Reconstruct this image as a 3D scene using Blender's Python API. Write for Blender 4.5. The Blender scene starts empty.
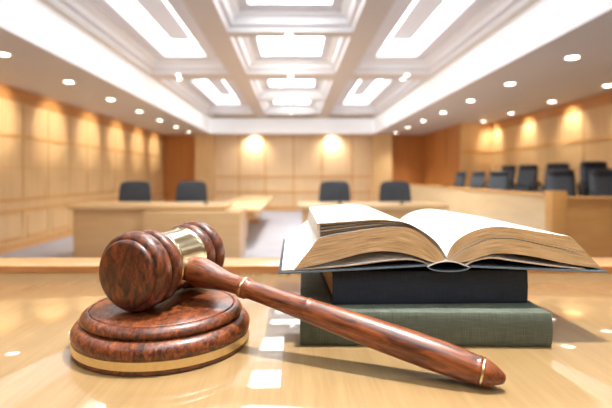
import bpy, bmesh, math, random
from mathutils import Vector, Matrix
random.seed(7)
sc = bpy.context.scene
COL = sc.collection
PI = math.pi

# ------------------------------------------------------------------ scale
S = 0.886                 # metres per survey unit of the room
CZ = 1.462                # eye height above the court floor
H = 0.22                  # eye height above the bench top
DZ = CZ - H               # bench top
F = 450.0
def P(x, y, z): return Vector((x*S, y*0.9*S, CZ + z*S))
def W(u, v, Y): return Vector(((u-293.5)*Y/F, Y, CZ-(v-176)*Y/F))

# ------------------------------------------------------------------ materials
def newmat(name):
    m = bpy.data.materials.new(name); m.use_nodes = True
    nt = m.node_tree; b = nt.nodes['Principled BSDF']
    return m, nt, b
def lin(c):
    r = []
    for v in c:
        v = v/255.0
        r.append(v/12.92 if v <= 0.04045 else ((v+0.055)/1.055)**2.4)
    return (*r, 1.0)
def plain(name, c, rough=0.5, metal=0.0, bump=0.0, bscale=200, coat=0.0, vary=0.06, vscale=8):
    m, nt, b = newmat(name)
    b.inputs['Roughness'].default_value = rough; b.inputs['Metallic'].default_value = metal
    b.inputs['Coat Weight'].default_value = coat; b.inputs['Coat Roughness'].default_value = 0.1
    tc = nt.nodes.new('ShaderNodeTexCoord'); n = nt.nodes.new('ShaderNodeTexNoise')
    n.inputs['Scale'].default_value = vscale; n.inputs['Detail'].default_value = 5
    nt.links.new(tc.outputs['Object'], n.inputs['Vector'])
    r = nt.nodes.new('ShaderNodeValToRGB')
    L = lin(c)
    r.color_ramp.elements[0].position = 0.3; r.color_ramp.elements[1].position = 0.7
    r.color_ramp.elements[0].color = tuple(x*(1-vary) for x in L[:3])+(1,)
    r.color_ramp.elements[1].color = tuple(min(1, x*(1+vary)) for x in L[:3])+(1,)
    nt.links.new(n.outputs['Fac'], r.inputs['Fac']); nt.links.new(r.outputs['Color'], b.inputs['Base Color'])
    if bump:
        n2 = nt.nodes.new('ShaderNodeTexNoise'); n2.inputs['Scale'].default_value = bscale
        nt.links.new(tc.outputs['Object'], n2.inputs['Vector'])
        bp = nt.nodes.new('ShaderNodeBump'); bp.inputs['Strength'].default_value = bump; bp.inputs['Distance'].default_value = 0.002
        nt.links.new(n2.outputs['Fac'], bp.inputs['Height']); nt.links.new(bp.outputs['Normal'], b.inputs['Normal'])
    return m
def wood(name, stops, scale=(1, 1, 1), nscale=4, rough=0.4, coat=0.0, distort=1.0, detail=8, fine=None, coat_rough=0.05, bump=0.0, ior=1.5):
    """stops: list of (pos, rgb255). scale stretches object coordinates so the grain runs along the small axis."""
    m, nt, b = newmat(name)
    tc = nt.nodes.new('ShaderNodeTexCoord'); mp = nt.nodes.new('ShaderNodeMapping')
    mp.inputs['Scale'].default_value = scale
    nt.links.new(tc.outputs['Object'], mp.inputs['Vector'])
    n = nt.nodes.new('ShaderNodeTexNoise'); n.inputs['Scale'].default_value = nscale
    n.inputs['Detail'].default_value = detail; n.inputs['Roughness'].default_value = 0.6; n.inputs['Distortion'].default_value = distort
    nt.links.new(mp.outputs['Vector'], n.inputs['Vector'])
    r = nt.nodes.new('ShaderNodeValToRGB'); cr = r.color_ramp
    cr.elements[0].position = stops[0][0]; cr.elements[0].color = lin(stops[0][1])
    cr.elements[1].position = stops[-1][0]; cr.elements[1].color = lin(stops[-1][1])
    for p_, c_ in stops[1:-1]:
        e = cr.elements.new(p_); e.color = lin(c_)
    nt.links.new(n.outputs['Fac'], r.inputs['Fac'])
    out = r.outputs['Color']
    if fine:
        mp2 = nt.nodes.new('ShaderNodeMapping'); mp2.inputs['Scale'].default_value = fine[0]
        nt.links.new(tc.outputs['Object'], mp2.inputs['Vector'])
        n2 = nt.nodes.new('ShaderNodeTexNoise'); n2.inputs['Scale'].default_value = fine[1]; n2.inputs['Detail'].default_value = 4
        nt.links.new(mp2.outputs['Vector'], n2.inputs['Vector'])
        r2 = nt.nodes.new('ShaderNodeValToRGB'); r2.color_ramp.elements[0].position = 0.35; r2.color_ramp.elements[1].position = 0.6
        r2.color_ramp.elements[0].color = (fine[2],)*3+(1,); r2.color_ramp.elements[1].color = (1, 1, 1, 1)
        nt.links.new(n2.outputs['Fac'], r2.inputs['Fac'])
        mx = nt.nodes.new('ShaderNodeMixRGB'); mx.blend_type = 'MULTIPLY'; mx.inputs['Fac'].default_value = 1
        nt.links.new(out, mx.inputs['Color1']); nt.links.new(r2.outputs['Color'], mx.inputs['Color2']); out = mx.outputs['Color']
    nt.links.new(out, b.inputs['Base Color'])
    b.inputs['Roughness'].default_value = rough; b.inputs['Coat Weight'].default_value = coat
    b.inputs['Coat Roughness'].default_value = coat_rough; b.inputs['IOR'].default_value = ior
    if bump:
        bp = nt.nodes.new('ShaderNodeBump'); bp.inputs['Strength'].default_value = bump; bp.inputs['Distance'].default_value = 0.001
        nt.links.new(n.outputs['Fac'], bp.inputs['Height']); nt.links.new(bp.outputs['Normal'], b.inputs['Normal'])
    return m
def emit(name, c, st):
    m = bpy.data.materials.new(name); m.use_nodes = True; nt = m.node_tree
    nt.nodes.remove(nt.nodes['Principled BSDF'])
    e = nt.nodes.new('ShaderNodeEmission'); e.inputs['Color'].default_value = (*c, 1); e.inputs['Strength'].default_value = st
    nt.links.new(e.outputs[0], nt.nodes['Material Output'].inputs['Surface'])
    return m
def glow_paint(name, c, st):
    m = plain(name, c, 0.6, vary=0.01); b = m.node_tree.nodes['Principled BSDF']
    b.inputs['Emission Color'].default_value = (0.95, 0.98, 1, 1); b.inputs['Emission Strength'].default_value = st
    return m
def cloth(name, c, thread=900, rough=0.75, contrast=0.35):
    m, nt, b = newmat(name)
    tc = nt.nodes.new('ShaderNodeTexCoord')
    L = lin(c); outs = []
    for sc_ in ((thread, thread*0.04, thread*0.04), (thread*0.04, thread*0.04, thread)):
        mp = nt.nodes.new('ShaderNodeMapping'); mp.inputs['Scale'].default_value = sc_
        nt.links.new(tc.outputs['Object'], mp.inputs['Vector'])
        n = nt.nodes.new('ShaderNodeTexNoise'); n.inputs['Scale'].default_value = 1; n.inputs['Detail'].default_value = 3
        nt.links.new(mp.outputs['Vector'], n.inputs['Vector']); outs.append(n.outputs['Fac'])
    a = nt.nodes.new('ShaderNodeMath'); a.operation = 'ADD'
    nt.links.new(outs[0], a.inputs[0]); nt.links.new(outs[1], a.inputs[1])
    r = nt.nodes.new('ShaderNodeMapRange'); r.inputs['From Min'].default_value = 0.7; r.inputs['From Max'].default_value = 1.3
    r.inputs['To Min'].default_value = 1-contrast; r.inputs['To Max'].default_value = 1+contrast
    nt.links.new(a.outputs[0], r.inputs['Value'])
    mx = nt.nodes.new('ShaderNodeVectorMath'); mx.operation = 'SCALE'; mx.inputs[0].default_value = L[:3]
    nt.links.new(r.outputs[0], mx.inputs['Scale']); nt.links.new(mx.outputs[0], b.inputs['Base Color'])
    b.inputs['Roughness'].default_value = rough
    bp = nt.nodes.new('ShaderNodeBump'); bp.inputs['Strength'].default_value = 0.25; bp.inputs['Distance'].default_value = 0.0006
    nt.links.new(a.outputs[0], bp.inputs['Height']); nt.links.new(bp.outputs['Normal'], b.inputs['Normal'])
    return m

M = {}
M['bench'] = wood('bench_maple', [(0.3, (150, 120, 78)), (0.5, (158, 128, 85)), (0.7, (166, 137, 93))], (14, 0.9, 6), 6, 0.35, 1.0, 0.5, 8,
                  ((150, 5, 60), 3, 0.93), 0.025, 0, 1.5)
M['bench'].node_tree.nodes['Principled BSDF'].inputs['Coat IOR'].default_value = 1.75
M['rim'] = wood('bench_rim_wood', [(0.3, (160, 120, 76)), (0.7, (182, 142, 94))], (1, 12, 12), 4, 0.35, 0.5)
M['rim_face'] = wood('bench_rim_face', [(0.3, (150, 96, 50)), (0.7, (180, 122, 70))], (1, 12, 12), 4, 0.4, 0.3)
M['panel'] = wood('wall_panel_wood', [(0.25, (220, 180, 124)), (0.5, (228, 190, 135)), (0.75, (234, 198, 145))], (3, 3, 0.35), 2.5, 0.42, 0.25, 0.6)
M['panel_dark'] = wood('alcove_shade_wood', [(0.25, (186, 118, 56)), (0.75, (205, 138, 72))], (3, 3, 0.35), 2.5, 0.45, 0.15, 0.6)
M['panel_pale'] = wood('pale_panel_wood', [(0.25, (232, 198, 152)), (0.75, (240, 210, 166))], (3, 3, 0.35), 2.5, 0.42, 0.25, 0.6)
M['fascia'] = glow_paint('added_glow_fascia', (240, 240, 242), 0.19)  # glow added to the white fascia paint so the band looks brighter
M['top_shade'] = wood('wall_top_shade', [(0.25, (196, 136, 74)), (0.75, (210, 150, 86))], (0.35, 0.35, 3), 2.5, 0.45, 0.15, 0.6)
M['mould'] = wood('moulding_wood', [(0.3, (214, 158, 92)), (0.7, (230, 178, 110))], (0.5, 0.5, 3), 3, 0.35, 0.4)
M['desk'] = wood('court_desk_wood', [(0.25, (214, 172, 118)), (0.75, (226, 188, 136))], (0.5, 4, 4), 2.5, 0.4, 0.3)
M['desktop'] = wood('court_desktop_wood', [(0.25, (222, 184, 130)), (0.75, (234, 200, 150))], (0.5, 4, 4), 2.5, 0.35, 0.3)
M['jury'] = wood('jury_box_wood', [(0.25, (216, 188, 142)), (0.75, (228, 204, 160))], (3, 0.6, 3), 2, 0.4, 0.3)
M['jury_front'] = wood('jury_front_wood', [(0.25, (200, 146, 82)), (0.75, (214, 162, 98))], (0.6, 3, 3), 2, 0.4, 0.3)
M['carpet'] = plain('carpet', (180, 180, 190), 0.95, bump=0.5, bscale=300, vary=0.05, vscale=2)
M['soffit'] = plain('soffit_paint', (206, 197, 187), 0.6, vary=0.01, vscale=1)
M['beam'] = plain('beam_paint', (210, 199, 188), 0.6, vary=0.01, vscale=1)
M['white'] = plain('white_paint', (240, 240, 242), 0.55, vary=0.01, vscale=1)
M['tray'] = plain('tray_paint', (220, 216, 218), 0.6, vary=0.01, vscale=1)
M['panel_light'] = emit('luminous_panel', (0.92, 0.965, 1.0), 3.8)
M['lens'] = emit('downlight_lens', (1.0, 0.93, 0.82), 9.0)
M['strip'] = emit('cove_strip', (1.0, 0.98, 0.96), 6.0)
M['trimring'] = plain('downlight_trim', (240, 236, 230), 0.4, vary=0.01)
M['gavel'] = wood('bubinga_head', [(0.32, (36, 17, 10)), (0.43, (74, 36, 18)), (0.55, (108, 53, 24)), (0.7, (150, 76, 32))], (1, 0.35, 1), 135, 0.38, 0.25, 0.9, 10,
                  ((1, 1, 0.2), 420, 0.72), 0.06)
M['block'] = wood('bubinga_block', [(0.34, (46, 22, 12)), (0.45, (94, 45, 20)), (0.56, (132, 66, 27)), (0.7, (168, 90, 40))], (1, 0.5, 0.8), 150, 0.38, 0.22, 1.1, 10,
                  ((1, 0.4, 1), 420, 0.6), 0.12)
M['handle'] = wood('bubinga_handle', [(0.3, (54, 25, 13)), (0.43, (102, 50, 22)), (0.56, (140, 72, 32)), (0.72, (172, 96, 46))], (1, 1, 0.2), 78, 0.36, 0.28, 1.8, 10,
                   ((1, 1, 0.12), 500, 0.7), 0.08)
M['brass'] = plain('polished_brass', (226, 214, 176), 0.16, 1.0, vary=0.03, vscale=60)
M['brass_matte'] = plain('satin_brass', (228, 208, 164), 0.3, 1.0, vary=0.05, vscale=200)
M['navy'] = cloth('navy_bookcloth', (36, 44, 57), 900)
M['navy_edge'] = cloth('navy_bookcloth_edge', (112, 130, 144), 900)
M['green'] = cloth('green_bookcloth', (84, 91, 77), 900)
M['page_white'] = plain('page_white', (244, 242, 238), 0.8, vary=0.01)
def paper_edge(name, c1, c2):
    m, nt, b = newmat(name)
    uv = nt.nodes.new('ShaderNodeUVMap'); mp = nt.nodes.new('ShaderNodeMapping'); mp.inputs['Scale'].default_value = (5, 110, 1)
    nt.links.new(uv.outputs['UV'], mp.inputs['Vector'])
    n = nt.nodes.new('ShaderNodeTexNoise'); n.inputs['Scale'].default_value = 1; n.inputs['Detail'].default_value = 3
    nt.links.new(mp.outputs['Vector'], n.inputs['Vector'])
    r = nt.nodes.new('ShaderNodeValToRGB'); r.color_ramp.elements[0].position = 0.38; r.color_ramp.elements[1].position = 0.56
    r.color_ramp.elements[0].color = lin(c1); r.color_ramp.elements[1].color = lin(c2)
    nt.links.new(n.outputs['Fac'], r.inputs['Fac']); nt.links.new(r.outputs['Color'], b.inputs['Base Color'])
    b.inputs['Roughness'].default_value = 0.85
    return m
M['paper_tan'] = paper_edge('page_edges_tan', (150, 112, 70), (240, 208, 158))
M['paper_cream'] = paper_edge('page_edges_cream', (206, 196, 180), (240, 234, 222))
M['leather'] = plain('dark_leather', (66, 73, 84), 0.5, vary=0.1, bump=0.1, bscale=80)
M['leather_pad'] = plain('dark_leather_pad', (34, 38, 48), 0.45, vary=0.1)
M['fabric'] = plain('charcoal_mesh', (66, 72, 80), 0.7, vary=0.08)
M['plastic'] = plain('black_plastic', (28, 30, 34), 0.4)
M['chrome'] = plain('chair_chrome', (180, 182, 186), 0.25, 1.0)

# ------------------------------------------------------------------ mesh helpers
class MB:
    def __init__(s): s.v = []; s.f = []; s.m = []; s.uv = {}
    def quad(s, a, b, c, d, mi=0):
        i = len(s.v); s.v += [tuple(a), tuple(b), tuple(c), tuple(d)]; s.f.append((i, i+1, i+2, i+3)); s.m.append(mi)
    def box(s, a, b, mi=0):
        x0, y0, z0 = [min(a[i], b[i]) for i in range(3)]; x1, y1, z1 = [max(a[i], b[i]) for i in range(3)]
        i = len(s.v)
        s.v += [(x0, y0, z0), (x1, y0, z0), (x1, y1, z0), (x0, y1, z0), (x0, y0, z1), (x1, y0, z1), (x1, y1, z1), (x0, y1, z1)]
        for f in ((0, 3, 2, 1), (4, 5, 6, 7), (0, 1, 5, 4), (1, 2, 6, 5), (2, 3, 7, 6), (3, 0, 4, 7)):
            s.f.append(tuple(i+k for k in f)); s.m.append(mi)
    def lathe(s, prof, n=64, M4=None, mi=0, closed=False):
        """prof: (r, z) list around local z"""
        M4 = M4 or Matrix.Identity(4); rings = []
        for r, z in prof:
            if r < 1e-7: rings.append([len(s.v)]); s.v.append(tuple(M4 @ Vector((0, 0, z))))
            else:
                rings.append(list(range(len(s.v), len(s.v)+n)))
                for k in range(n):
                    a = 2*PI*k/n; s.v.append(tuple(M4 @ Vector((r*math.cos(a), r*math.sin(a), z))))
        if closed: rings.append(rings[0])
        for A, B in zip(rings, rings[1:]):
            for k in range(n):
                k2 = (k+1) % n
                if len(A) == 1 and len(B) == 1: continue
                if len(A) == 1: s.f.append((A[0], B[k2], B[k]))
                elif len(B) == 1: s.f.append((A[k], A[k2], B[0]))
                else: s.f.append((A[k], A[k2], B[k2], B[k]))
                s.m.append(mi)
    def tube(s, pts, r, n=12, mi=0):
        rr = r if isinstance(r, (list, tuple)) else [r]*len(pts); pts = [Vector(p) for p in pts]
        rings = []; up = Vector((0.13, 0.2, 0.97)).normalized()
        for i, p in enumerate(pts):
            d = (pts[min(i+1, len(pts)-1)]-pts[max(i-1, 0)]).normalized()
            a = d.cross(up)
            if a.length < 1e-3: a = d.cross(Vector((1, 0, 0)))
            a.normalize(); b = d.cross(a)
            rings.append(list(range(len(s.v), len(s.v)+n)))
            for k in range(n):
                t = 2*PI*k/n; s.v.append(tuple(p+(a*math.cos(t)+b*math.sin(t))*rr[i]))
        for A, B in zip(rings, rings[1:]):
            for k in range(n): s.f.append((A[k], A[(k+1) % n], B[(k+1) % n], B[k])); s.m.append(mi)
        s.f.append(tuple(rings[0][::-1])); s.m.append(mi); s.f.append(tuple(rings[-1])); s.m.append(mi)
    def build(s, name, mats, parent=None, bevel=0.0, smooth=True, segs=3, angle=35, origin=None, recalc=True):
        me = bpy.data.meshes.new(name)
        o_ = Vector(origin) if origin is not None else Vector((0, 0, 0))
        me.from_pydata([tuple(Vector(v)-o_) for v in s.v], [], s.f)
        if not isinstance(mats, (list, tuple)): mats = [mats]
        for m in mats: me.materials.append(m)
        for p, mi in zip(me.polygons, s.m): p.material_index = mi
        if s.uv:
            ul = me.uv_layers.new(name='UVMap')
            for p in me.polygons:
                for li, vi in zip(p.loop_indices, p.vertices): ul.data[li].uv = s.uv.get(vi, (0, 0))
        if recalc or bevel:
            bm = bmesh.new(); bm.from_mesh(me)
            if recalc: bmesh.ops.recalc_face_normals(bm, faces=bm.faces[:])
            bm.to_mesh(me); bm.free()
        me.update()
        ob = bpy.data.objects.new(name, me); COL.objects.link(ob); ob.location = o_
        if bevel:
            md = ob.modifiers.new('bevel', 'BEVEL'); md.width = bevel; md.segments = segs; md.limit_method = 'ANGLE'; md.angle_limit = math.radians(40)
            md.harden_normals = False
        if smooth:
            for p in me.polygons: p.use_smooth = True
            me.set_sharp_from_angle(angle=math.radians(angle)) if not bevel else None
        if parent is not None:
            ob.parent = parent
            ob.location = o_ - (Vector(parent.location) if parent.type == 'EMPTY' and not parent.get('_local') else Vector((0, 0, 0)))
        return ob
def empty(name, loc, label, cat, group=None, rz=0):
    o = bpy.data.objects.new(name, None); COL.objects.link(o); o.location = loc; o.rotation_euler = (0, 0, rz)
    o.empty_display_size = 0.05
    tag(o, label, cat, group); return o
def tag(o, label, cat, group=None):
    o['label'] = label; o['category'] = cat
    if group: o['group'] = group
    return o
def struct(o): o['kind'] = 'structure'; return o
def copy_tree(o, parent=None):
    c = o.copy(); COL.objects.link(c); c.parent = parent
    for ch in list(o.children): copy_tree(ch, c)
    return c

# ------------------------------------------------------------------ ROOM SHELL
XL, XR, XR2 = -6.2, 6.2, 7.35
YB, YF = 23.9, -4.5        # far wall, wall behind the bench
ZF, ZS, ZB = -1.65, 1.96, 2.63
RX0, RX1, RY0, RY1 = -3.82, 3.70, -2.9, 23.0
mb = MB(); mb.box(P(XL-0.1, YF-0.1, ZF-0.1), P(XR2+0.1, YB+0.1, ZF)); struct(mb.build('floor', M['carpet'], smooth=False))

def panelled(mb, axis, fixed, a0, a1, step, sgn, a_first, rails=(ZF+0.0, -0.78, -0.60, 0.88, 1.94), t=0.03, w=0.05):
    """raised stiles and rails, as part of one wall. axis 'y': wall in a plane x=fixed running in y."""
    def B(p, q, z0, z1, d, mi):
        if axis == 'y': mb.box(P(fixed, p, z0), P(fixed+sgn*d, q, z1), mi)
        else: mb.box(P(p, fixed, z0), P(q, fixed+sgn*d, z1), mi)
    B(a0, a1, ZF, ZF+0.16, t+0.02, 1)
    B(a0, a1, -0.82, -0.74, t, 1); B(a0, a1, -0.56, -0.50, t+0.015, 1); B(a0, a1, -0.74, -0.56, t-0.015, 0)
    B(a0, a1, 0.86, 0.93, t, 1)
    B(a0, a1, 0.18, 0.20, 0.008, 1)
    B(a0, a1, ZS-0.30, ZS, t*0.7, 2)  # deeper wood strip, painting in the shade under the soffit
    k = a_first
    while k < a1:
        if k > a0:
            B(k-w/2, k+w/2, -0.50, 0.86, t*0.6, 0); B(k-w/2, k+w/2, 0.93, ZS, t*0.6, 0); B(k-w, k+w, ZF+0.16, -0.82, t*0.6, 0)
        if k+w+0.1 < a1 and k > a0:      # lower raised-and-fielded panel with a bright bottom bevel
            B(k+0.16, min(k+step-0.16, a1), ZF+0.24, ZF+0.30, t, 1)
            B(k+0.16, min(k+step-0.16, a1), ZF+0.30, -0.90, t*0.5, 0)
        k += step

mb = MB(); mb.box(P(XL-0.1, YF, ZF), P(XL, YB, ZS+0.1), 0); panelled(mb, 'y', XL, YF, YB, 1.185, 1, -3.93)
struct(mb.build('wall_left', [M['panel'], M['mould'], M['top_shade']], smooth=False))
# far wall with pilasters; end bays painted darker for their dimmer light
mb = MB(); mb.box(P(XL, YB, ZF), P(XR, YB+0.1, ZS+0.1), 0)
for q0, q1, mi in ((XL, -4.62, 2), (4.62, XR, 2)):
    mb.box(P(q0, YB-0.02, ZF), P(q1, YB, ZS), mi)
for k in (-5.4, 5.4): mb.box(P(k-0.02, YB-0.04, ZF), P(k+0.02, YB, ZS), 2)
mb.box(P(-3.72, YB-0.03, ZF), P(3.72, YB, ZS), 3)
for q0, q1 in ((-4.62, -3.72), (3.72, 4.62)):
    mb.box(P(q0, YB-0.5, ZF), P(q1, YB, ZS), 0)
mb.box(P(-3.72, YB-0.06, ZF), P(3.72, YB, ZF+0.2), 1)
for z0, z1 in ((-0.06, 0.0), (-0.80, -0.74)): mb.box(P(-3.72, YB-0.07, z0), P(3.72, YB, z1), 1)
for k in (-2.6, -1.35, 0.0, 1.35, 2.8): mb.box(P(k-0.03, YB-0.05, ZF), P(k+0.03, YB, ZS), 1)
for k in (-2.0, 2.0): mb.box(P(k-0.55, YB-0.045, 0.1), P(k+0.55, YB, ZS-0.25), 3)
struct(mb.build('wall_back', [M['panel'], M['mould'], M['panel_dark'], M['panel_pale']], smooth=False))
# right side: a deeper bay for the jury, then a return and a nearer wall
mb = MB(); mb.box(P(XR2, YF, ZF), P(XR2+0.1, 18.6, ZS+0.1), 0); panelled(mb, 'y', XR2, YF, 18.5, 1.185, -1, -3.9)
struct(mb.build('wall_right', [M['panel'], M['mould'], M['top_shade']], smooth=False))
mb = MB(); mb.box(P(XR, 18.5, ZF), P(XR2+0.1, 18.6, ZS+0.1), 0)
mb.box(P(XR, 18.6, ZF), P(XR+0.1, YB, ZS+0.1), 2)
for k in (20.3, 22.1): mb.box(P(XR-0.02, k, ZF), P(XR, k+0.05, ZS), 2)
mb.box(P(XR+0.02, 18.47, 0.86), P(XR2, 18.5, 0.93), 1)
struct(mb.build('wall_far_right', [M['panel'], M['mould'], M['panel_dark']], smooth=False))
mb = MB(); mb.box(P(XL, YF-0.1, ZF), P(XR2, YF, ZS+0.1), 0)
for k in range(-5, 8): mb.box(P(k, YF, ZF), P(k+0.05, YF+0.03, ZS), 1)
struct(mb.build('wall_front', [M['panel'], M['mould']], smooth=False))

# ceiling: soffit ring, tall white fascia, beams and stepped coffers
mb = MB()   # materials 0 soffit, 1 white, 2 beam, 3 tray
T = 0.12
mb.box(P(XL-0.1, YF-0.1, ZS), P(RX0, YB+0.1, ZS+T), 0)
mb.box(P(RX1, YF-0.1, ZS), P(XR2+0.1, YB+0.1, ZS+T), 0)
mb.box(P(RX0, RY1, ZS), P(RX1, YB+0.1, ZS+T), 0)
mb.box(P(RX0, YF-0.1, ZS), P(RX1, RY0, ZS+T), 0)
ZT = 3.27
fw = 0.03
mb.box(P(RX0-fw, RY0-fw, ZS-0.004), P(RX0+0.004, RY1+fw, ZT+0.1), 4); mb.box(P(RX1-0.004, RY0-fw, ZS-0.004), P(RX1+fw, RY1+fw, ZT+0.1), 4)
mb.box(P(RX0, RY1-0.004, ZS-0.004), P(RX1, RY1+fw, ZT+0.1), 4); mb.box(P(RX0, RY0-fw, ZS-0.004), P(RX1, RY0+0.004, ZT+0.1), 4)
mb.box(P(RX0-fw, RY0-fw, ZT+0.0), P(RX1+fw, RY1+fw, ZT+0.1), 3)
BW0, BW1 = -1.65, -1.20      # left long beam
BR0, BR1 = 1.08, 1.53        # right long beam
EB = 0.16
mb.box(P(RX0, RY0, ZB), P(RX0+EB, RY1, ZT), 2); mb.box(P(RX1-EB, RY0, ZB), P(RX1, RY1, ZT), 2)
mb.box(P(RX0+EB, RY0, ZB), P(RX1-EB, RY0+EB, ZT), 2); mb.box(P(RX0+EB, RY1-EB, ZB), P(RX1-EB, RY1, ZT), 2)
mb.box(P(BW0, RY0+EB, ZB), P(BW1, RY1-EB, ZT), 2); mb.box(P(BR0, RY0+EB, ZB), P(BR1, RY1-EB, ZT), 2)
cross_wide = [(4.9, 5.7), (12.85, 13.7), (21.1, 21.6)]
cross_thin = [(0.9, 1.25), (9.13, 9.46), (17.15, 17.5)]
for a, b in cross_wide:
    for x0, x1 in ((RX0+EB, BW0), (BW1, BR0), (BR1, RX1-EB)): mb.box(P(x0, a, ZB), P(x1, b, ZT), 2)
for a, b in cross_thin: mb.box(P(BW1, a, ZB), P(BR0, b, ZT), 2)
def coffer(mb, x0, x1, y0, y1, prof, mis):
    loops = []
    for ins, z in prof: loops.append([P(x0+ins, y0+ins, z), P(x1-ins, y0+ins, z), P(x1-ins, y1-ins, z), P(x0+ins, y1-ins, z)])
    for (A, B), mi in zip(zip(loops, loops[1:]), mis):
        for k in range(4): mb.quad(A[k], A[(k+1) % 4], B[(k+1) % 4], B[k], mi)
pr_out = [(0, ZB), (0.02, 2.72), (0.10, 2.74), (0.10, 2.84), (0.20, 2.90), (0.22, 2.95), (0.50, 2.95), (0.50, ZT-0.005)]
ms = [1, 3, 1, 1, 1, 3, 1]
ys = [RY0+EB, 4.9, 5.7, 12.85, 13.7, 21.1, 21.6, RY1-EB]
outer = []
for i in range(0, len(ys)-2, 2):
    for x0, x1 in ((RX0+EB, BW0), (BR1, RX1-EB)):
        coffer(mb, x0, x1, ys[i], ys[i+1], pr_out, ms); outer.append((x0, x1, ys[i], ys[i+1]))
pr_in = [(0, ZB), (0.02, 2.72), (0.10, 2.74), (0.12, 2.86), (0.24, 2.90), (0.24, 2.95), (0.42, 2.95), (0.42, 3.02)]
yi = [(RY0+EB, 0.9), (1.25, 4.9), (5.7, 9.13), (9.46, 12.85), (13.7, 17.15), (17.5, 21.1)]
for a, b in yi: coffer(mb, BW1, BR0, a, b, pr_in, ms)
struct(mb.build('ceiling', [M['soffit'], M['white'], M['beam'], M['tray'], M['fascia']], smooth=False, recalc=False))

# luminous ceiling panels: each one a fixture
bayname = ['over the bench end', 'nearest the bench', 'farther back']
n = 0
for i, (x0, x1, y0, y1) in enumerate(outer):
    side = 'left' if x0 < 0 else 'right'
    where = ['above and behind the viewer', 'in the nearest long coffer', 'in the farthest long coffer'][i//2]
    g = 0.50; xa, xb, ya, yb = x0+g, x1-g, y0+g, y1-g
    c = P((xa+xb)/2, (ya+yb)/2, ZT)
    e = empty('ceiling_light', c, 'glowing white light frame %s, %s side of the ceiling' % (where, side), 'ceiling light', 'luminous frames in the long side coffers')
    m = MB(); m.box(P(xa, ya, ZT-0.012), P(xb, yb, ZT-0.004)); m.build('diffuser', M['panel_light'], e, smooth=False)
    m = MB(); gx, gy = 0.25, 0.50; m.box(P(xa+gx, ya+gy, ZT-0.05), P(xb-gx, yb-gy, ZT-0.014)); m.build('centre_panel', M['tray'], e, smooth=False)
for i, (y0, y1) in enumerate(yi):
    where = ['behind the viewer', 'right above the bench', 'at the top edge of the photo', 'second from the top edge of the photo', 'third from the top edge of the photo', 'farthest from the bench'][i]
    g = 0.42; c = P((BW1+BR0)/2, (y0+y1)/2, 3.02)
    e = empty('ceiling_light', c, 'glowing white panel of the middle coffers, %s' % where, 'ceiling light', 'luminous panels in the middle coffers')
    m = MB(); m.box(P(BW1+g, y0+g, 3.0), P(BR0-g, y1-g, 3.02)); m.build('diffuser', M['panel_light'], e, smooth=False)
    m = MB()
    for a, b in (((BW1+g-0.04, y0+g-0.04), (BR0-g+0.04, y0+g)), ((BW1+g-0.04, y1-g), (BR0-g+0.04, y1-g+0.04)), ((BW1+g-0.04, y0+g), (BW1+g, y1-g)), ((BR0-g, y0+g), (BR0-g+0.04, y1-g))):
        m.box(P(a[0], a[1], 2.955), P(b[0], b[1], 3.0))
    m.build('frame', M['white'], e, smooth=False)

# recessed downlights, with the spot lamps they hold
def downlight(x, y, z, label, group, aim=None, power=60, cone=62, blend=0.5, col=(1.0, 0.92, 0.78), r=0.085):
    c = P(x, y, z)
    e = empty('recessed_downlight', c, label, 'downlight', group)
    m = MB(); m.lathe([(r+0.03, 0.001), (r+0.028, -0.008), (r+0.005, -0.012), (r, -0.004), (r, 0.0)], 28, Matrix.Translation(c)); m.build('trim_ring', M['trimring'], e)
    m = MB(); m.lathe([(0, -0.004), (r, -0.004), (r, -0.0005), (0, -0.0005)], 28, Matrix.Translation(c)); m.build('lens', M['lens'], e)
    if aim is not None:
        l = bpy.data.lights.new('downlight_lamp', 'SPOT'); l.energy = power; l.spot_size = math.radians(cone); l.spot_blend = blend
        l.color = col; l.shadow_soft_size = 0.05
        o = bpy.data.objects.new('lamp', l); COL.objects.link(o); o.parent = e
        o.location = (0, 0, -0.06)
        d = P(*aim)-c-Vector((0, 0, -0.06)); o.rotation_euler = d.to_track_quat('-Z', 'Y').to_euler()
    return e
ordn = ['nearest', 'second nearest', 'third nearest', 'fourth nearest', 'fifth nearest', 'sixth nearest', 'farthest']
for k in range(7):
    y = 8.03+2.37*k
    downlight(-4.67, y, ZS, 'round downlight in the left ceiling border, %s to the bench of the seven' % ordn[k], 'downlights along the left wall',
              (XL, y, ZS-0.72), 66, 62, 0.8)
    y = 8.25+2.37*k
    downlight(4.60, y, ZS, 'round downlight in the right ceiling border, %s to the bench, inner row' % ordn[k], 'downlights of the inner right row',
              (4.6, y, ZF), 80, 100, 0.9)
for k, w_ in enumerate(['nearest the bench', 'second from the bench', 'third from the bench', 'farthest from the bench']):
    y = [10.8, 13.15, 15.6, 17.9][k]
    downlight(6.80, y, ZS, 'round downlight of the outer right row above jury seats, %s' % w_, 'downlights above the jury seats', (XR2, y+(0.25 if k == 3 else 0), ZS-0.75), 32, 100, 0.9)
for y, aimx in ((5.66, XL), (3.29, XL)):
    downlight(-4.67, y, ZS, 'round downlight, left ceiling border, outside the picture, %s' % ('beside the bench' if y < 5 else 'ahead of the bench'), 'downlights along the left wall', (XL, y, ZS-0.72), 66, 62, 0.8)
for x, w_ in ((-1.85, 'left'), (1.82, 'right')):
    downlight(x, 23.45, ZS, 'small glowing downlight washing the far wall, the %s one of two' % w_, 'downlights washing the far wall', (x, YB+0.02, ZS-0.8), 60, 135, 1.0, r=0.06)
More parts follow.
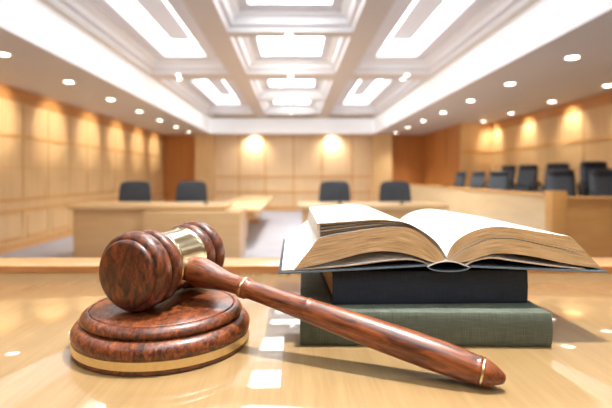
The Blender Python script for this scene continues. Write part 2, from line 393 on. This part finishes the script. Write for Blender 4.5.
bl = [(-3.0, 13.02, 'left side beam, nearer of its pair'), (-3.08, 13.52, 'left side beam, farther of its pair'), (2.95, 13.02, 'right side beam, nearer of its pair'), (2.95, 13.52, 'right side beam, farther of its pair'),
      (-0.08, 9.3, 'first middle cross beam at the top of the photo'), (-0.08, 13.05, 'second middle cross beam, nearer of two'), (-0.08, 13.5, 'second middle cross beam, farther of two'),
      (-0.08, 17.33, 'third middle cross beam'), (-0.08, 21.35, 'farthest middle cross beam')]
for x, y, w_ in bl:
    downlight(x, y, ZB, 'small round glowing spotlight on the %s' % w_, 'spotlights on the ceiling beams', (x, y, ZF), 50 if y < 12 else 110, 100, 0.9, r=0.055)

downlight(0.55, 1.05, ZB, 'added unseen spotlight on the beam above the bench, lighting it and the gavel', 'spotlights on the ceiling beams', (0.0, 0.75, -0.25), 300, 70, 0.6, col=(1, 0.97, 0.93), r=0.07)  # added out of view to light the bench and shadow the handle
# ------------------------------------------------------------------ COURT FURNITURE
def desk(name, x0, x1, y0, y1, ztop, label, solid_to):
    e = empty(name, P((x0+x1)/2, (y0+y1)/2, ZF), label, 'desk', None)
    m = MB(); m.box(P(x0, y0, ztop-0.09), P(x1, y1, ztop)); m.build('desktop', M['desktop'], e, bevel=0.01)
    zt = ztop-0.09
    m = MB(); m.box(P(x0+0.09, y0+0.10, ZF), P(solid_to, y0+0.17, zt)); m.build('front_panel', M['desk'], e, bevel=0.005)
    if solid_to < x1-0.3:
        m = MB(); m.box(P(solid_to, y0+0.45, ZF), P(x1-0.16, y0+0.52, zt)); m.build('recessed_panel', M['desk'], e, bevel=0.005)
        m = MB(); m.box(P(solid_to, y0+0.17, ZF), P(solid_to+0.05, y0+0.45, zt)); m.build('panel_return', M['desk'], e)
    for xa, xb in ((x0+0.09, x0+0.16), (x1-0.16, x1-0.09)):
        m = MB(); m.box(P(xa, y0+0.17, ZF), P(xb, y1-0.08, zt)); m.build('end_panel', M['desk'], e, bevel=0.005)
    return e
ld = desk('counsel_desk', -4.52, -1.35, 9.95, 11.3, -0.58, 'long pale wooden desk on the left of the court, behind the gavel', -3.0)
m = MB(); m.box(P(-2.89, 9.6, ZF), P(-1.03, 10.9, -0.69)); m.build('pedestal', M['desk'], ld, bevel=0.006)
desk('counsel_desk', 0.10, 3.10, 9.95, 11.3, -0.58, 'long pale wooden desk on the right of the court, behind the open book', 3.0)
e = empty('long_table', P(-1.5, 14.6, ZF), 'long wooden table running away in depth behind the right end of the left desk', 'table')
m = MB(); m.box(P(-2.0, 11.5, -0.84), P(-0.76, 19.2, -0.76)); m.build('tabletop', M['desktop'], e, bevel=0.01)
m = MB(); m.box(P(-1.92, 11.7, -1.0), P(-0.9, 19.0, -0.84)); m.build('apron', M['desk'], e)
for a in (11.8, 17.2):
    m = MB(); m.box(P(-1.9, a, ZF), P(-1.22, a+1.7, -1.0)); m.build('pedestal', M['desk'], e, bevel=0.006)

# jury box
jt = -0.315
e = empty('jury_box', P(5.9, 14.0, ZF), 'long pale wooden jury box partition with a square post, along the right side', 'partition')
m = MB(); m.box(P(4.5, 8.95, ZF), P(4.6, 19.6, jt-0.04)); m.build('side_panel', M['jury'], e, smooth=False)
m = MB(); m.box(P(4.46, 8.95, jt-0.04), P(4.64, 19.62, jt)); m.build('side_cap', M['mould'], e, bevel=0.006)
m = MB(); m.box(P(4.5, 8.70, ZF), P(4.76, 8.95, -0.265)); m.build('post', M['jury_front'], e, bevel=0.006)
m = MB(); m.box(P(4.76, 8.78, ZF), P(XR2-0.07, 8.86, -0.40)); m.build('front_panel', M['jury_front'], e, smooth=False)
m = MB(); m.box(P(4.76, 8.74, -0.40), P(XR2-0.07, 8.90, -0.365)); m.build('front_cap', M['mould'], e, bevel=0.006)
m = MB(); m.box(P(4.76, 8.72, ZF), P(XR2-0.07, 8.78, ZF+0.2)); m.build('skirting', M['mould'], e, bevel=0.004)
m = MB(); m.box(P(4.6, 19.5, ZF), P(XR-0.03, 19.6, jt-0.04)) ; m.build('end_panel', M['jury'], e, smooth=False)
# raised tiers carrying the jury seats
for a, b, lab in ((P(4.62, 8.92, ZF), P(XR2-0.12, 9.84, -1.101), 'low carpeted platform just behind the front panel of the jury box'),
                  (P(4.66, 9.85, ZF), P(5.78, 18.4, -1.101), 'long low carpeted platform under the front row of jury seats'),
                  (P(5.80, 9.85, ZF), P(XR2-0.12, 18.4, -0.931), 'long higher carpeted platform under the rear row of jury seats')):
    m = MB(); m.box(a, b); tag(m.build('seating_platform', M['carpet'], bevel=0.01), lab, 'platform')

# ------------------------------------------------------------------ CHAIRS
def slab(w, h, t, bulge=0.0, nx=8, nz=10, taper=0.0, lean=0.0, curve=0.0, top_round=0.06):
    """upright cushion-like slab, base at z=0, centred in x; +y is the back side"""
    m = MB(); idx = {}
    for s_ in (0, 1):
        for i in range(nx+1):
            for k in range(nz+1):
                a = i/nx*2-1; z = k/nz
                ww = w/2*(1-taper*z)
                zz = z*h
                if top_round and z > 0.8: ww *= 1-0.12*((z-0.8)/0.2)**2
                x = a*ww; e_ = (1-abs(a)**4)*(1-abs(2*z-1)**6)
                th = t*0.35+t*0.65*e_
                y = (th/2 if s_ else -th/2-bulge*e_)+curve*(a*a)*-1+lean*z
                zz -= top_round*h*0.5*(a**4)*max(0, (z-0.7)/0.3)
                idx[(s_, i, k)] = len(m.v); m.v.append((x, y, zz))
    def q(*a): m.f.append(tuple(idx[p] for p in a)); m.m.append(0)
    for i in range(nx):
        for k in range(nz):
            q((0, i, k), (0, i+1, k), (0, i+1, k+1), (0, i, k+1)); q((1, i, k), (1, i, k+1), (1, i+1, k+1), (1, i+1, k))
    for i in range(nx):
        q((0, i, 0), (1, i, 0), (1, i+1, 0), (0, i+1, 0)); q((0, i, nz), (0, i+1, nz), (1, i+1, nz), (1, i, nz))
    for k in range(nz):
        q((0, 0, k), (0, 0, k+1), (1, 0, k+1), (1, 0, k)); q((0, nx, k), (1, nx, k), (1, nx, k+1), (0, nx, k+1))
    return m
def xf(m, mat):
    m.v = [tuple(mat @ Vector(v)) for v in m.v]; return m
def swivel_base(e, seat_h):
    m = MB(); m.lathe([(0.0, 0.07), (0.028, 0.07), (0.028, 0.25), (0.018, 0.25), (0.018, seat_h), (0, seat_h)], 16); m.build('column', M['chrome'], e)
    for k in range(5):
        a = 2*PI*k/5+0.3; m = MB()
        m.tube([(0.02*math.cos(a), 0.02*math.sin(a), 0.09), (0.16*math.cos(a), 0.16*math.sin(a), 0.075), (0.27*math.cos(a), 0.27*math.sin(a), 0.06)], [0.022, 0.018, 0.014], 10)
        lg = m.build('leg', M['plastic'], e)
        m = MB(); c = Vector((0.27*math.cos(a), 0.27*math.sin(a), 0.026)); R_ = Matrix.Translation(c) @ Matrix.Rotation(a+PI/2, 4, 'Z') @ Matrix.Rotation(PI/2, 4, 'Y')
        m.lathe([(0, -0.014), (0.022, -0.014), (0.026, -0.008), (0.026, 0.008), (0.022, 0.014), (0, 0.014)], 16, R_); m.build('caster', M['plastic'], lg)
# chairs face local -y
def jury_chair():
    e = empty('jury_chair', (0, 0, 0), 'x', 'chair'); e['_local'] = 1
    m = slab(0.50, 0.12, 0.47, nx=8, nz=4, top_round=0); m = xf(m, Matrix.Translation((0, -0.02, 0.42))); m.build('seat', M['leather'], e, angle=70)
    m = slab(0.47, 0.64, 0.11, 0.02, taper=0.06, lean=0.14, curve=0.03); m = xf(m, Matrix.Translation((0, 0.20, 0.46)))
    bk = m.build('backrest', M['leather'], e, angle=70)
    m = slab(0.42, 0.15, 0.11, 0.02, nz=8, top_round=0.1, curve=0.02); m = xf(m, Matrix.Translation((0, 0.305, 0.945))); m.build('headrest', M['leather_pad'], e, angle=70)
    for s_ in (-1, 1):
        m = MB(); m.tube([(s_*0.25, 0.2, 0.50), (s_*0.285, 0.17, 0.66), (s_*0.285, 0.05, 0.70), (s_*0.285, -0.16, 0.69), (s_*0.28, -0.20, 0.62), (s_*0.25, -0.14, 0.47)], 0.022, 10)
        m.build('armrest', M['plastic'], e)
    swivel_base(e, 0.43)
    return e
F_ = dict(front='jury seats in the front row', rear='jury seats in the rear row')
J = [ # x, y, row, turn (0 faces the viewer, positive turns towards the court), label
    (5.20, 15.6, 'front', 78, 'black high-backed jury chair at the far left end of the front row'),
    (5.20, 14.1, 'front', 72, 'black high-backed jury chair, second from the far end of the front row'),
    (5.32, 12.95, 'front', 45, 'black high-backed jury chair overlapping a taller rear one, third from the far end'),
    (5.37, 9.9, 'front', 22, 'dark grey jury chair with padded headrest just right above the jury box post'),
    (5.22, 8.3+1.0, 'front', 12, 'dark grey jury chair nearest the viewer, cut by the right picture edge'),
    (6.18, 14.4, 'rear', 72, 'tall black jury chair of the rear row, farthest from the bench'),
    (6.30, 13.45, 'rear', 52, 'tall black jury chair standing alone between two jury chair clusters'),
    (6.20, 11.75, 'rear', 50, 'tall black jury chair half hidden behind the one above the post'),
    (6.25, 10.4, 'rear', 15, 'tall broad black jury chair of the rear row, nearest the bench')]
proto = jury_chair()
for i, (x, y, row, turn, lab) in enumerate(J):
    o = proto if i == 0 else copy_tree(proto)
    z = -1.10 if row == 'front' else -0.93
    a_ = math.radians(turn); x -= 0.30*math.sin(a_); y -= 0.33*math.cos(a_)
    if i == 3: x = 5.40; y = 10.0
    if i == 4: x = 5.86; y = 9.2
    o.location = P(x, y, z); o.rotation_euler = (0, 0, -math.radians(turn))
    tag(o, lab, 'chair', F_[row])
def counsel_chair():
    e = empty('desk_chair', (0, 0, 0), 'x', 'chair'); e['_local'] = 1
    m = slab(0.50, 0.10, 0.46, nx=8, nz=4, top_round=0); m = xf(m, Matrix.Translation((0, 0.0, 0.44))); m.build('seat', M['fabric'], e, angle=70)
    m = slab(0.60, 0.60, 0.06, 0.0, taper=0.12, lean=0.06, curve=0.03, top_round=0.10); m = xf(m, Matrix.Translation((0, 0.26, 0.70))); m.build('backrest', M['fabric'], e, angle=70)
    m = MB(); m.tube([(0, 0.05, 0.45), (0, 0.26, 0.48), (0, 0.31, 0.80)], 0.02, 10); m.build('back_bracket', M['plastic'], e)
    for s_ in (-1, 1):
        m = MB(); m.tube([(s_*0.24, 0.12, 0.46), (s_*0.29, 0.12, 0.54), (s_*0.29, 0.10, 0.68), (s_*0.29, -0.12, 0.69)], 0.018, 10); m.build('armrest', M['plastic'], e)
    swivel_base(e, 0.45)
    return e
proto = counsel_chair()
for i, (u, lab, cr) in enumerate(((137, 'grey office chair at the left desk, the left one of the two there', 6), (192.5, 'grey office chair at the left desk, directly above the gavel head', 2),
                              (334, 'grey office chair at the right desk, the left one of the two there', -2), (393.5, 'grey office chair at the right desk, nearer the jury box', -5))):
    o = proto if i == 0 else copy_tree(proto)
    y = 12.0; o.location = P((u-293.5)/500*12.4, y, ZF); o.rotation_euler = (0, 0, math.radians(cr)); o.scale = (1.2, 1.05, 1.04)
    tag(o, lab, 'chair', 'grey office chairs behind the two desks')
def mic():
    e = empty('microphone', (0, 0, 0), 'x', 'microphone'); e['_local'] = 1
    m = MB(); m.lathe([(0, 0), (0.05, 0), (0.05, 0.015), (0.03, 0.03), (0, 0.03)], 20); m.build('base', M['plastic'], e)
    m = MB(); m.tube([(0, 0, 0.02), (0, 0.0, 0.12), (0, -0.02, 0.20), (0, -0.06, 0.25)], 0.006, 8); m.build('stem', M['plastic'], e)
    m = MB(); m.tube([(0, -0.055, 0.245), (0, -0.075, 0.262), (0, -0.10, 0.28)], [0.012, 0.016, 0.010], 10); m.build('mic_head', M['plastic'], e)
    return e
proto = mic()
for i, (u, lab) in enumerate(((206, 'small black gooseneck microphone on the left desk near its right end'), (340, 'small black gooseneck microphone on the right desk before its left chair'), (402, 'small black gooseneck microphone on the right desk before its right chair'))):
    o = proto if i == 0 else copy_tree(proto)
    y = 10.4; o.location = P((u-293.5)/500*y, y, -0.58)
    tag(o, lab, 'microphone', 'microphones on the desks')

# ------------------------------------------------------------------ THE BENCH
e = empty('judge_bench', (0.1, 0.7, 0), 'glossy pale maple bench top with a raised wooden rim along its far edge', 'desk')
m = MB(); m.box((-1.5, 0.05, DZ-0.04), (1.7, 1.02, DZ)); m.build('bench_top', M['bench'], e, bevel=0.002)
m = MB(); m.box((-1.5, 1.022, DZ-0.04), (1.7, 1.125, DZ+0.0165)); m.build('rim', M['rim'], e, bevel=0.002)
m = MB(); m.box((-1.5, 1.0195, DZ+0.001), (1.7, 1.0222, DZ+0.0145)); m.build('rim_face', M['rim_face'], e, smooth=False)
m = MB(); m.box((-1.45, 1.04, 0.0), (1.65, 1.09, DZ-0.04)); m.build('front_panel', M['desk'], e, smooth=False)
for x in (-1.45, 1.60):
    m = MB(); m.box((x, 0.15, 0.0), (x+0.05, 1.04, DZ-0.04)); m.build('end_panel', M['desk'], e, smooth=False)

# ------------------------------------------------------------------ SOUND BLOCK
BC = Vector((-0.1735, 0.605, DZ))
e = empty('sound_block', BC, 'round polished reddish wooden sounding block with a brass band, under the gavel', 'sound block')
TB = Matrix.Translation(BC)
m = MB(); m.lathe([(0, 0.0003), (0.111, 0.0003), (0.113, 0.0015), (0.1134, 0.0055), (0.1128, 0.0058), (0.1128, 0.0164), (0.1134, 0.0167), (0.1142, 0.021), (0.1138, 0.026), (0.1112, 0.0302), (0.1070, 0.0336), (0.1020, 0.0348), (0.1002, 0.0354), (0.1002, 0.0366), (0.1024, 0.0374),
                   (0.1036, 0.0388), (0.1034, 0.0410), (0.1018, 0.0440), (0.0985, 0.0472), (0.0955, 0.0486), (0.0938, 0.0482), (0.0932, 0.0464), (0.0924, 0.0464), (0.0918, 0.0483), (0.0908, 0.0489), (0.05, 0.0490), (0, 0.049)], 160, TB)
m.build('block_body', M['block'], e, origin=BC, angle=50)
m = MB(); m.lathe([(0.1127, 0.0060), (0.1140, 0.0062), (0.1140, 0.0160), (0.1127, 0.0162)], 160, TB); m.build('brass_band', M['brass_matte'], e, origin=BC, angle=50)

# ------------------------------------------------------------------ GAVEL
R = 0.0505
A0 = Vector((-0.2065, 0.549, DZ+0.0492+R)); A1 = Vector((-0.1475, 0.714, DZ+0.0492+R))
ax = (A1-A0).normalized(); Lh = (A1-A0).length; GC = (A0+A1)/2
e = empty('gavel', GC, 'polished reddish-brown wooden judge gavel with brass band, resting on its round block', 'gavel')
q = ax.to_track_quat('Z', 'Y').to_matrix().to_4x4()
HM = Matrix.Translation(GC) @ q
h2 = Lh/2
head = [(0, -h2-0.0015), (0.025, -h2-0.0012), (0.038, -h2+0.0000), (0.0408, -h2+0.0015), (0.0420, -h2+0.0040), (0.0418, -h2+0.0062), (0.0436, -h2+0.0066), (0.0470, -h2+0.0082), (0.0496, -h2+0.0115), (0.0505, -h2+0.0165),
        (0.0501, -h2+0.0215), (0.0485, -h2+0.0255), (0.0452, -h2+0.0278), (0.0412, -h2+0.0286), (0.0380, -h2+0.0294), (0.0378, -h2+0.0322), (0.0420, -h2+0.0330), (0.0462, -h2+0.0342), (0.0478, -h2+0.0378), (0.0482, -h2+0.0415), (0.0476, -h2+0.0455),
        (0.0456, -h2+0.0485), (0.0432, -h2+0.0505), (0.0418, -h2+0.0520), (0.0412, -h2+0.0530)]
def hl(pr, name, mat):
    m = MB(); m.lathe(pr, 96, HM)
    loc = HM.inverted(); ob = m.build(name, mat, None, angle=60)
    ob.data.transform(loc); ob.parent = e; ob.matrix_parent_inverse = Matrix.Identity(4); ob.matrix_basis = Matrix.Translation(-GC) @ HM
    return ob
nearh = [(r*(1.0 if z < -h2+0.03 else 1.02), -h2+(z+h2)*1.14) for r, z in head]
full = nearh + [(0.0410, 0.0)] + [(r, -z) for r, z in head[::-1]]
hl(full, 'gavel_head', M['gavel'])
bz = h2-0.0526
bn = -h2+0.0526*1.14
hl([(0.0411, bn), (0.0432, bn+0.0002), (0.0442, bn+0.0015), (0.0442, bn+0.0038), (0.0430, bn+0.0048), (0.0428, bn+0.008), (0.0426, 0.003), (0.0428, bz-0.008), (0.0430, bz-0.0048), (0.0442, bz-0.0038), (0.0442, bz-0.0015), (0.0432, bz-0.0002), (0.0411, bz)], 'brass_band', M['brass'])
# handle
H0 = Vector((-0.175, 0.635, DZ+0.0995)); H1 = Vector((0.217, 0.460, DZ+0.0118))
hd = (H1-H0); HL = hd.length; hd.normalize()
q2 = hd.to_track_quat('Z', 'Y').to_matrix().to_4x4(); HM2 = Matrix.Translation(H0) @ q2
def hh(pr, name, mat):
    m = MB(); m.lathe([(r, t*HL) for r, t in pr], 64)
    ob = m.build(name, mat, None, angle=60); ob.parent = e; ob.matrix_basis = Matrix.Translation(-GC) @ HM2
    return ob
hh([(0, 0.080), (0.0175, 0.080), (0.0182, 0.092), (0.0178, 0.094), (0.0190, 0.098), (0.0198, 0.110), (0.0199, 0.125), (0.0190, 0.145), (0.0168, 0.170), (0.0145, 0.195), (0.0128, 0.218), (0.0120, 0.240), (0.0118, 0.262), (0.0122, 0.270),
    (0.0136, 0.2735), (0.0136, 0.278), (0.0125, 0.2795), (0.0125, 0.287), (0.0136, 0.2885), (0.0137, 0.293), (0.0126, 0.297), (0.0117, 0.305), (0.0118, 0.33), (0.0126, 0.40), (0.0136, 0.470), (0.0141, 0.484), (0.0147, 0.487), (0.0147, 0.492), (0.0141, 0.495),
    (0.0143, 0.503), (0.0152, 0.56), (0.0163, 0.64), (0.0171, 0.73), (0.0174, 0.80), (0.0170, 0.86), (0.0159, 0.905), (0.0147, 0.930), (0.0146, 0.935), (0.0152, 0.9385), (0.0150, 0.943), (0.0133, 0.945), (0.0133, 0.951), (0.0143, 0.9525),
    (0.0138, 0.957), (0.0118, 0.968), (0.0092, 0.981), (0.0062, 0.993), (0.0042, 0.998), (0.0015, 1.0), (0, 1.0)], 'handle', M['handle'])
hh([(0.0126, 0.2797), (0.0138, 0.2802), (0.0141, 0.2832), (0.0138, 0.2862), (0.0126, 0.2868)], 'brass_ring', M['brass'])
hh([(0.0134, 0.9453), (0.0145, 0.9458), (0.0147, 0.9480), (0.0145, 0.9505), (0.0134, 0.9508)], 'brass_ring', M['brass'])

# ------------------------------------------------------------------ BOOKS
def rounded_c(w, d, h, t, spine_bulge, over=0.004):
    """closed hardback, spine at -y, returns (cover, pages) meshes centred in x, spine front at y=0"""
    cov = MB()
    # side profile (y, z) of the case: outer then inner
    n = 8; out = []; inn = []
    out.append((d, 0)); out.append((d, t))
    prof_out = [(d, 0.0)]; prof_in = [(d, t)]
    prof_out += [(0.016, 0.0), (0.0115, 0.0006), (0.0085, 0.0)]; prof_in += [(0.016, t), (0.0115, t+0.0004), (0.010, t)]
    for k in range(n+1):
        a = k/n; z = h*a; y = spine_bulge*(1-math.sin(PI*(0.06+0.88*a))**0.5)*1.0
        prof_out.append((y, z)); prof_in.append((y+0.0022, min(max(z, t), h-t)))
    prof_out += [(0.0085, h), (0.0115, h-0.0006), (0.016, h), (d, h)]; prof_in += [(0.010, h-t), (0.0115, h-t-0.0004), (0.016, h-t), (d, h-t)]
    N = len(prof_out)
    for x in (-w/2, w/2):
        for p in prof_out: cov.v.append((x, p[0], p[1]))
        for p in prof_in: cov.v.append((x, p[0], p[1]))
    L = 2*N
    for k in range(N-1):
        cov.f.append((k, k+1, L+k+1, L+k)); cov.f.append((N+k+1, N+k, L+N+k, L+N+k+1))
        cov.f.append((k+1, k, N+k, N+k+1)); cov.f.append((L+k, L+k+1, L+N+k+1, L+N+k)); cov.m += [0]*4
    for k in (0, N-1): cov.f.append((k, L+k, L+N+k, N+k)); cov.m.append(0)
    pg = MB(); x0, x1 = -w/2+over, w/2-over; y0, y1 = 0.006, d-over
    nl = 26
    for k in range(nl):
        za = t+0.0002+(h-2*t-0.0004)*k/nl; zb = t+0.0002+(h-2*t-0.0004)*(k+1)/nl; j = random.uniform(0, 0.0006)
        i0 = len(pg.v); pg.box((x0+j, y0, za), (x1-j, y1-j, zb))
        for vi in range(i0, len(pg.v)):
            v = pg.v[vi]; pg.uv[vi] = (v[1]*20+v[0]*20, (v[2]-t)/(h-2*t))
    return cov, pg
def closed_book(loc, rz, w, d, h, t, mat, label, bulge=0.004):
    e = empty('closed_book', loc, label, 'book', 'law books stacked on the bench', rz); e['_local'] = 1
    c, p = rounded_c(w, d, h, t, bulge)
    c.build('cover', mat, e, bevel=0.0009, segs=2); p.build('page_block', M['paper_tan'], e, smooth=False)
    return e
closed_book(Vector((0.170, 0.578, DZ+0.0005)), math.radians(-1.2), 0.323, 0.245, 0.0435, 0.0045, M['green'], 'thick grey-green cloth hardback, bottom of the stack of law books', 0.006)
closed_book(Vector((0.1885, 0.617, DZ+0.0443)), math.radians(1.8), 0.271, 0.225, 0.0455, 0.0035, M['navy'], 'thick dark navy cloth hardback between the green book and the open one', 0.003)

# open book
Y0 = 0.605; D = 0.322
OB = W(447, 272, Y0)
eo = empty('open_book', Vector((OB.x, Y0+D/2, OB.z)), 'large open book with white pages lying on top of the stack', 'book', 'law books stacked on the bench')
def catmull(pts, n):
    pts = [Vector((p[0], p[1])) for p in pts]
    P_ = [pts[0]*2-pts[1]]+pts+[pts[-1]*2-pts[-2]]
    dense = []
    for i in range(1, len(P_)-2):
        for k in range(16):
            t = k/16; p0, p1, p2, p3 = P_[i-1:i+3]
            dense.append(0.5*((2*p1)+(p2-p0)*t+(2*p0-5*p1+4*p2-p3)*t*t+(3*p1-p0-3*p2+p3)*t**3))
    dense.append(pts[-1])
    L = [0]
    for a, b in zip(dense, dense[1:]): L.append(L[-1]+(b-a).length)
    out = []; j = 0
    for k in range(n+1):
        s_ = L[-1]*k/n
        while j < len(L)-2 and L[j+1] < s_: j += 1
        f = (s_-L[j])/max(1e-9, L[j+1]-L[j]); out.append(dense[j].lerp(dense[j+1], min(1, max(0, f))))
    return out
NS = 40
def leafblock(mb, bot, top, layers, jy=0.0008, jx=0.0012, t0=0.0, t1=1.0, near=0, fore=1, topm=2, d0=0.003, fill=1.0, flare=0.0):
    for l in range(layers):
        ta = t0+(t1-t0)*l/layers; tb = ta+(t1-t0)/layers*fill
        oy = d0+random.uniform(0, jy); ox = random.uniform(-jx, 0)
        A = [bot[k].lerp(top[k], ta) for k in range(NS+1)]; B = [bot[k].lerp(top[k], tb) for k in range(NS+1)]
        i0 = len(mb.v)
        for yy in (Y0+oy, Y0+D-0.004-oy):
            for C, tv in ((A, ta), (B, tb)):
                for k, p in enumerate(C):
                    w = W(p.x, p.y, Y0); w.y = yy
                    if flare and yy > Y0+D/2: w.x -= flare*(k/NS)**3*(1-tv)**1.3
                    if k == NS: w.x += ox*(1 if C[-1].x > C[0].x else -1)
                    mb.uv[len(mb.v)] = (k/NS if yy < Y0+D/2 else k/NS+1.2, tv); mb.v.append(tuple(w))
        n = NS+1; a, b, c, d = i0, i0+n, i0+2*n, i0+3*n     # a near-bottom, b near-top, c far-bottom, d far-top
        for k in range(NS):
            mb.f.append((a+k, a+k+1, b+k+1, b+k)); mb.m.append(near)
            mb.f.append((c+k+1, c+k, d+k, d+k+1)); mb.m.append(near)
            mb.f.append((b+k, b+k+1, d+k+1, d+k)); mb.m.append(topm)
            mb.f.append((a+k+1, a+k, c+k, c+k+1)); mb.m.append(topm)
        mb.f.append((a+NS, c+NS, d+NS, b+NS)); mb.m.append(fore)
        mb.f.append((a, b, d, c)); mb.m.append(fore)
PM = [M['paper_tan'], M['paper_cream'], M['page_white']]
Lleaf = catmull([(429, 264.5), (420, 261), (408, 259.5), (383, 261.3), (350, 265.6), (315, 268.5), (281.5, 270.6)], NS)
Lbot = catmull([(437, 263.2), (428, 261.2), (418, 257.5), (403, 253.3), (385, 251.5), (368, 253), (350, 257), (320, 264.8), (293, 271)], NS)
Lmid = catmull([(446, 260), (440, 250.5), (424, 236), (410, 228.8), (394, 227.3), (372, 229.5), (350, 233), (333, 236), (317.5, 239.5)], NS)
Ltop = catmull([(447, 257.5), (443, 250), (434, 239), (416, 227), (401, 221.5), (376, 219.8), (350, 221.3), (317.5, 223.5)], NS)
def shift(c, dx, dy): return [Vector((p.x+dx, p.y+dy)) for p in c]
m = MB(); leafblock(m, shift(Lleaf, 0, 1.0), Lleaf, 1); m.build('endpaper', PM, eo, recalc=False, angle=60)
m = MB(); leafblock(m, Lbot, Lmid, 22, flare=0.018); m.build('page_block', PM, eo, recalc=False, angle=60)
m = MB()
for tt in (0.18, 0.40, 0.62, 0.78): leafblock(m, Lmid, Ltop, 1, jy=0.008, jx=0.004, t0=tt, t1=tt+0.035)
leafblock(m, Lmid, Ltop, 1, t0=0.0, t1=0.06)
leafblock(m, Lmid, Ltop, 1, jy=0.0, jx=0.0, t0=0.91, t1=1.0)
Eb = catmull([(320.2, 239.1), (318.8, 239.3), (317.3, 239.6)], NS); Et = catmull([(320.2, 223.2), (318.8, 223.3), (317.3, 223.5)], NS)
leafblock(m, Eb, Et, 7, near=1, jx=0.0006, jy=0.003, d0=0.006, t1=0.93, flare=0.004)
m.build('loose_leaves', PM, eo, recalc=False, angle=60)
Rleaf = catmull([(466, 266.3), (474, 261.5), (484, 259), (494, 258), (516, 261), (540, 264.3), (563, 267), (588, 269.3)], NS)
Rbot = catmull([(457, 263.5), (472, 261), (484, 256.6), (498, 253.8), (516, 254.5), (540, 258), (563, 263), (588, 267.2), (604, 268.6)], NS)
Rmid = catmull([(450, 261.5), (458, 255), (470, 247.5), (488, 239.8), (505, 238.3), (521, 240), (558, 248), (591, 255.8)], NS)
Rtop = catmull([(447.6, 257.5), (450, 250.5), (455, 243), (465, 235.5), (480, 229.3), (498, 226.7), (516, 228.1), (540, 232), (573, 237)], NS)
m = MB(); leafblock(m, shift(Rleaf, 0, 1.0), Rleaf, 1); m.build('endpaper', PM, eo, recalc=False, angle=60)
m = MB(); leafblock(m, Rbot, Rmid, 14, t1=0.95); leafblock(m, Rmid, Rtop, 2, t0=0.02, t1=0.16); leafblock(m, Rmid, Rtop, 12, t0=0.2, t1=1.0); m.build('page_block', PM, eo, recalc=False, angle=60)
def sheet(mb, up, dn, ya, yb, mi_edge=1, mi=0):
    i0 = len(mb.v); n = len(up)
    for yy in (ya, yb):
        for C in (up, dn):
            for p in C:
                w = W(p.x, p.y, Y0); w.y = yy; mb.v.append(tuple(w))
    a, b, c, d = i0, i0+n, i0+2*n, i0+3*n
    for k in range(n-1):
        mb.f.append((a+k, a+k+1, b+k+1, b+k)); mb.m.append(mi_edge); mb.f.append((c+k+1, c+k, d+k, d+k+1)); mb.m.append(mi_edge)
        mb.f.append((a+k+1, a+k, c+k, c+k+1)); mb.m.append(mi); mb.f.append((b+k, b+k+1, d+k+1, d+k)); mb.m.append(mi)
    mb.f.append((a, b, d, c)); mb.m.append(mi_edge); mb.f.append((a+n-1, c+n-1, d+n-1, b+n-1)); mb.m.append(mi_edge)
up = [Vector(p) for p in ((278.2, 271.8), (340, 269), (426, 264.3))]
m = MB(); sheet(m, up, [Vector((p.x, p.y+2.3)) for p in up], Y0-0.001, Y0+D+0.004); m.build('cover_board', [M['navy'], M['navy_edge']], eo, bevel=0.0006, segs=2)
up = [Vector(p) for p in ((471.5, 265.2), (540, 268.2), (606.5, 270.4))]
m = MB(); sheet(m, up, [Vector((p.x, p.y+2.3)) for p in up], Y0-0.001, Y0+D+0.004); m.build('cover_board', [M['navy'], M['navy_edge']], eo, bevel=0.0006, segs=2)
sp = catmull([(425.5, 264.6), (428, 267.0), (433, 269.2), (441, 270.3), (449, 270.6), (458, 270.3), (465, 269.2), (469.5, 267.2), (472, 265.4)], 20)
m = MB(); sheet(m, sp, shift(sp, 0, 1.3), Y0-0.0005, Y0+D+0.0035); m.build('spine', [M['navy'], M['navy_edge']], eo, angle=60)
ar = catmull([(428, 266.6), (434, 263.6), (441, 261.6), (448, 261.0), (456, 261.9), (463, 264.2), (470, 266.8)], 20)
m = MB(); sheet(m, ar, shift(ar, 0, 0.9), Y0+0.0005, Y0+D, 0, 0); m.build('binding_strip', [M['page_white']], eo, angle=60)

# ------------------------------------------------------------------ WORLD, CAMERA
w = bpy.data.worlds.new('world'); sc.world = w; w.use_nodes = True
w.node_tree.nodes['Background'].inputs['Color'].default_value = (0.9, 0.95, 1, 1); w.node_tree.nodes['Background'].inputs['Strength'].default_value = 0.3
cam = bpy.data.cameras.new('camera'); co = bpy.data.objects.new('camera', cam); COL.objects.link(co); sc.camera = co
cam.sensor_width = 36; cam.sensor_fit = 'HORIZONTAL'; cam.lens = F/612*36
co.location = (0, 0, CZ); co.rotation_euler = (PI/2, 0, 0)
cam.shift_x = (306-293.5)/612; cam.shift_y = -(204-176)/612
cam.clip_start = 0.01; cam.clip_end = 100
cam.dof.use_dof = True; cam.dof.focus_distance = 0.56; cam.dof.aperture_fstop = 4.2
vs = sc.view_settings; sc.display_settings.display_device = 'sRGB'
vs.view_transform = 'Standard'; vs.look = 'None'; vs.gamma = 1; vs.use_curve_mapping = False; vs.exposure = 0.92
sc.cycles.use_denoising = True; sc.cycles.max_bounces = 8; sc.cycles.diffuse_bounces = 5; sc.cycles.sample_clamp_indirect = 6
for o in bpy.data.objects:
    if '_local' in o: del o['_local']
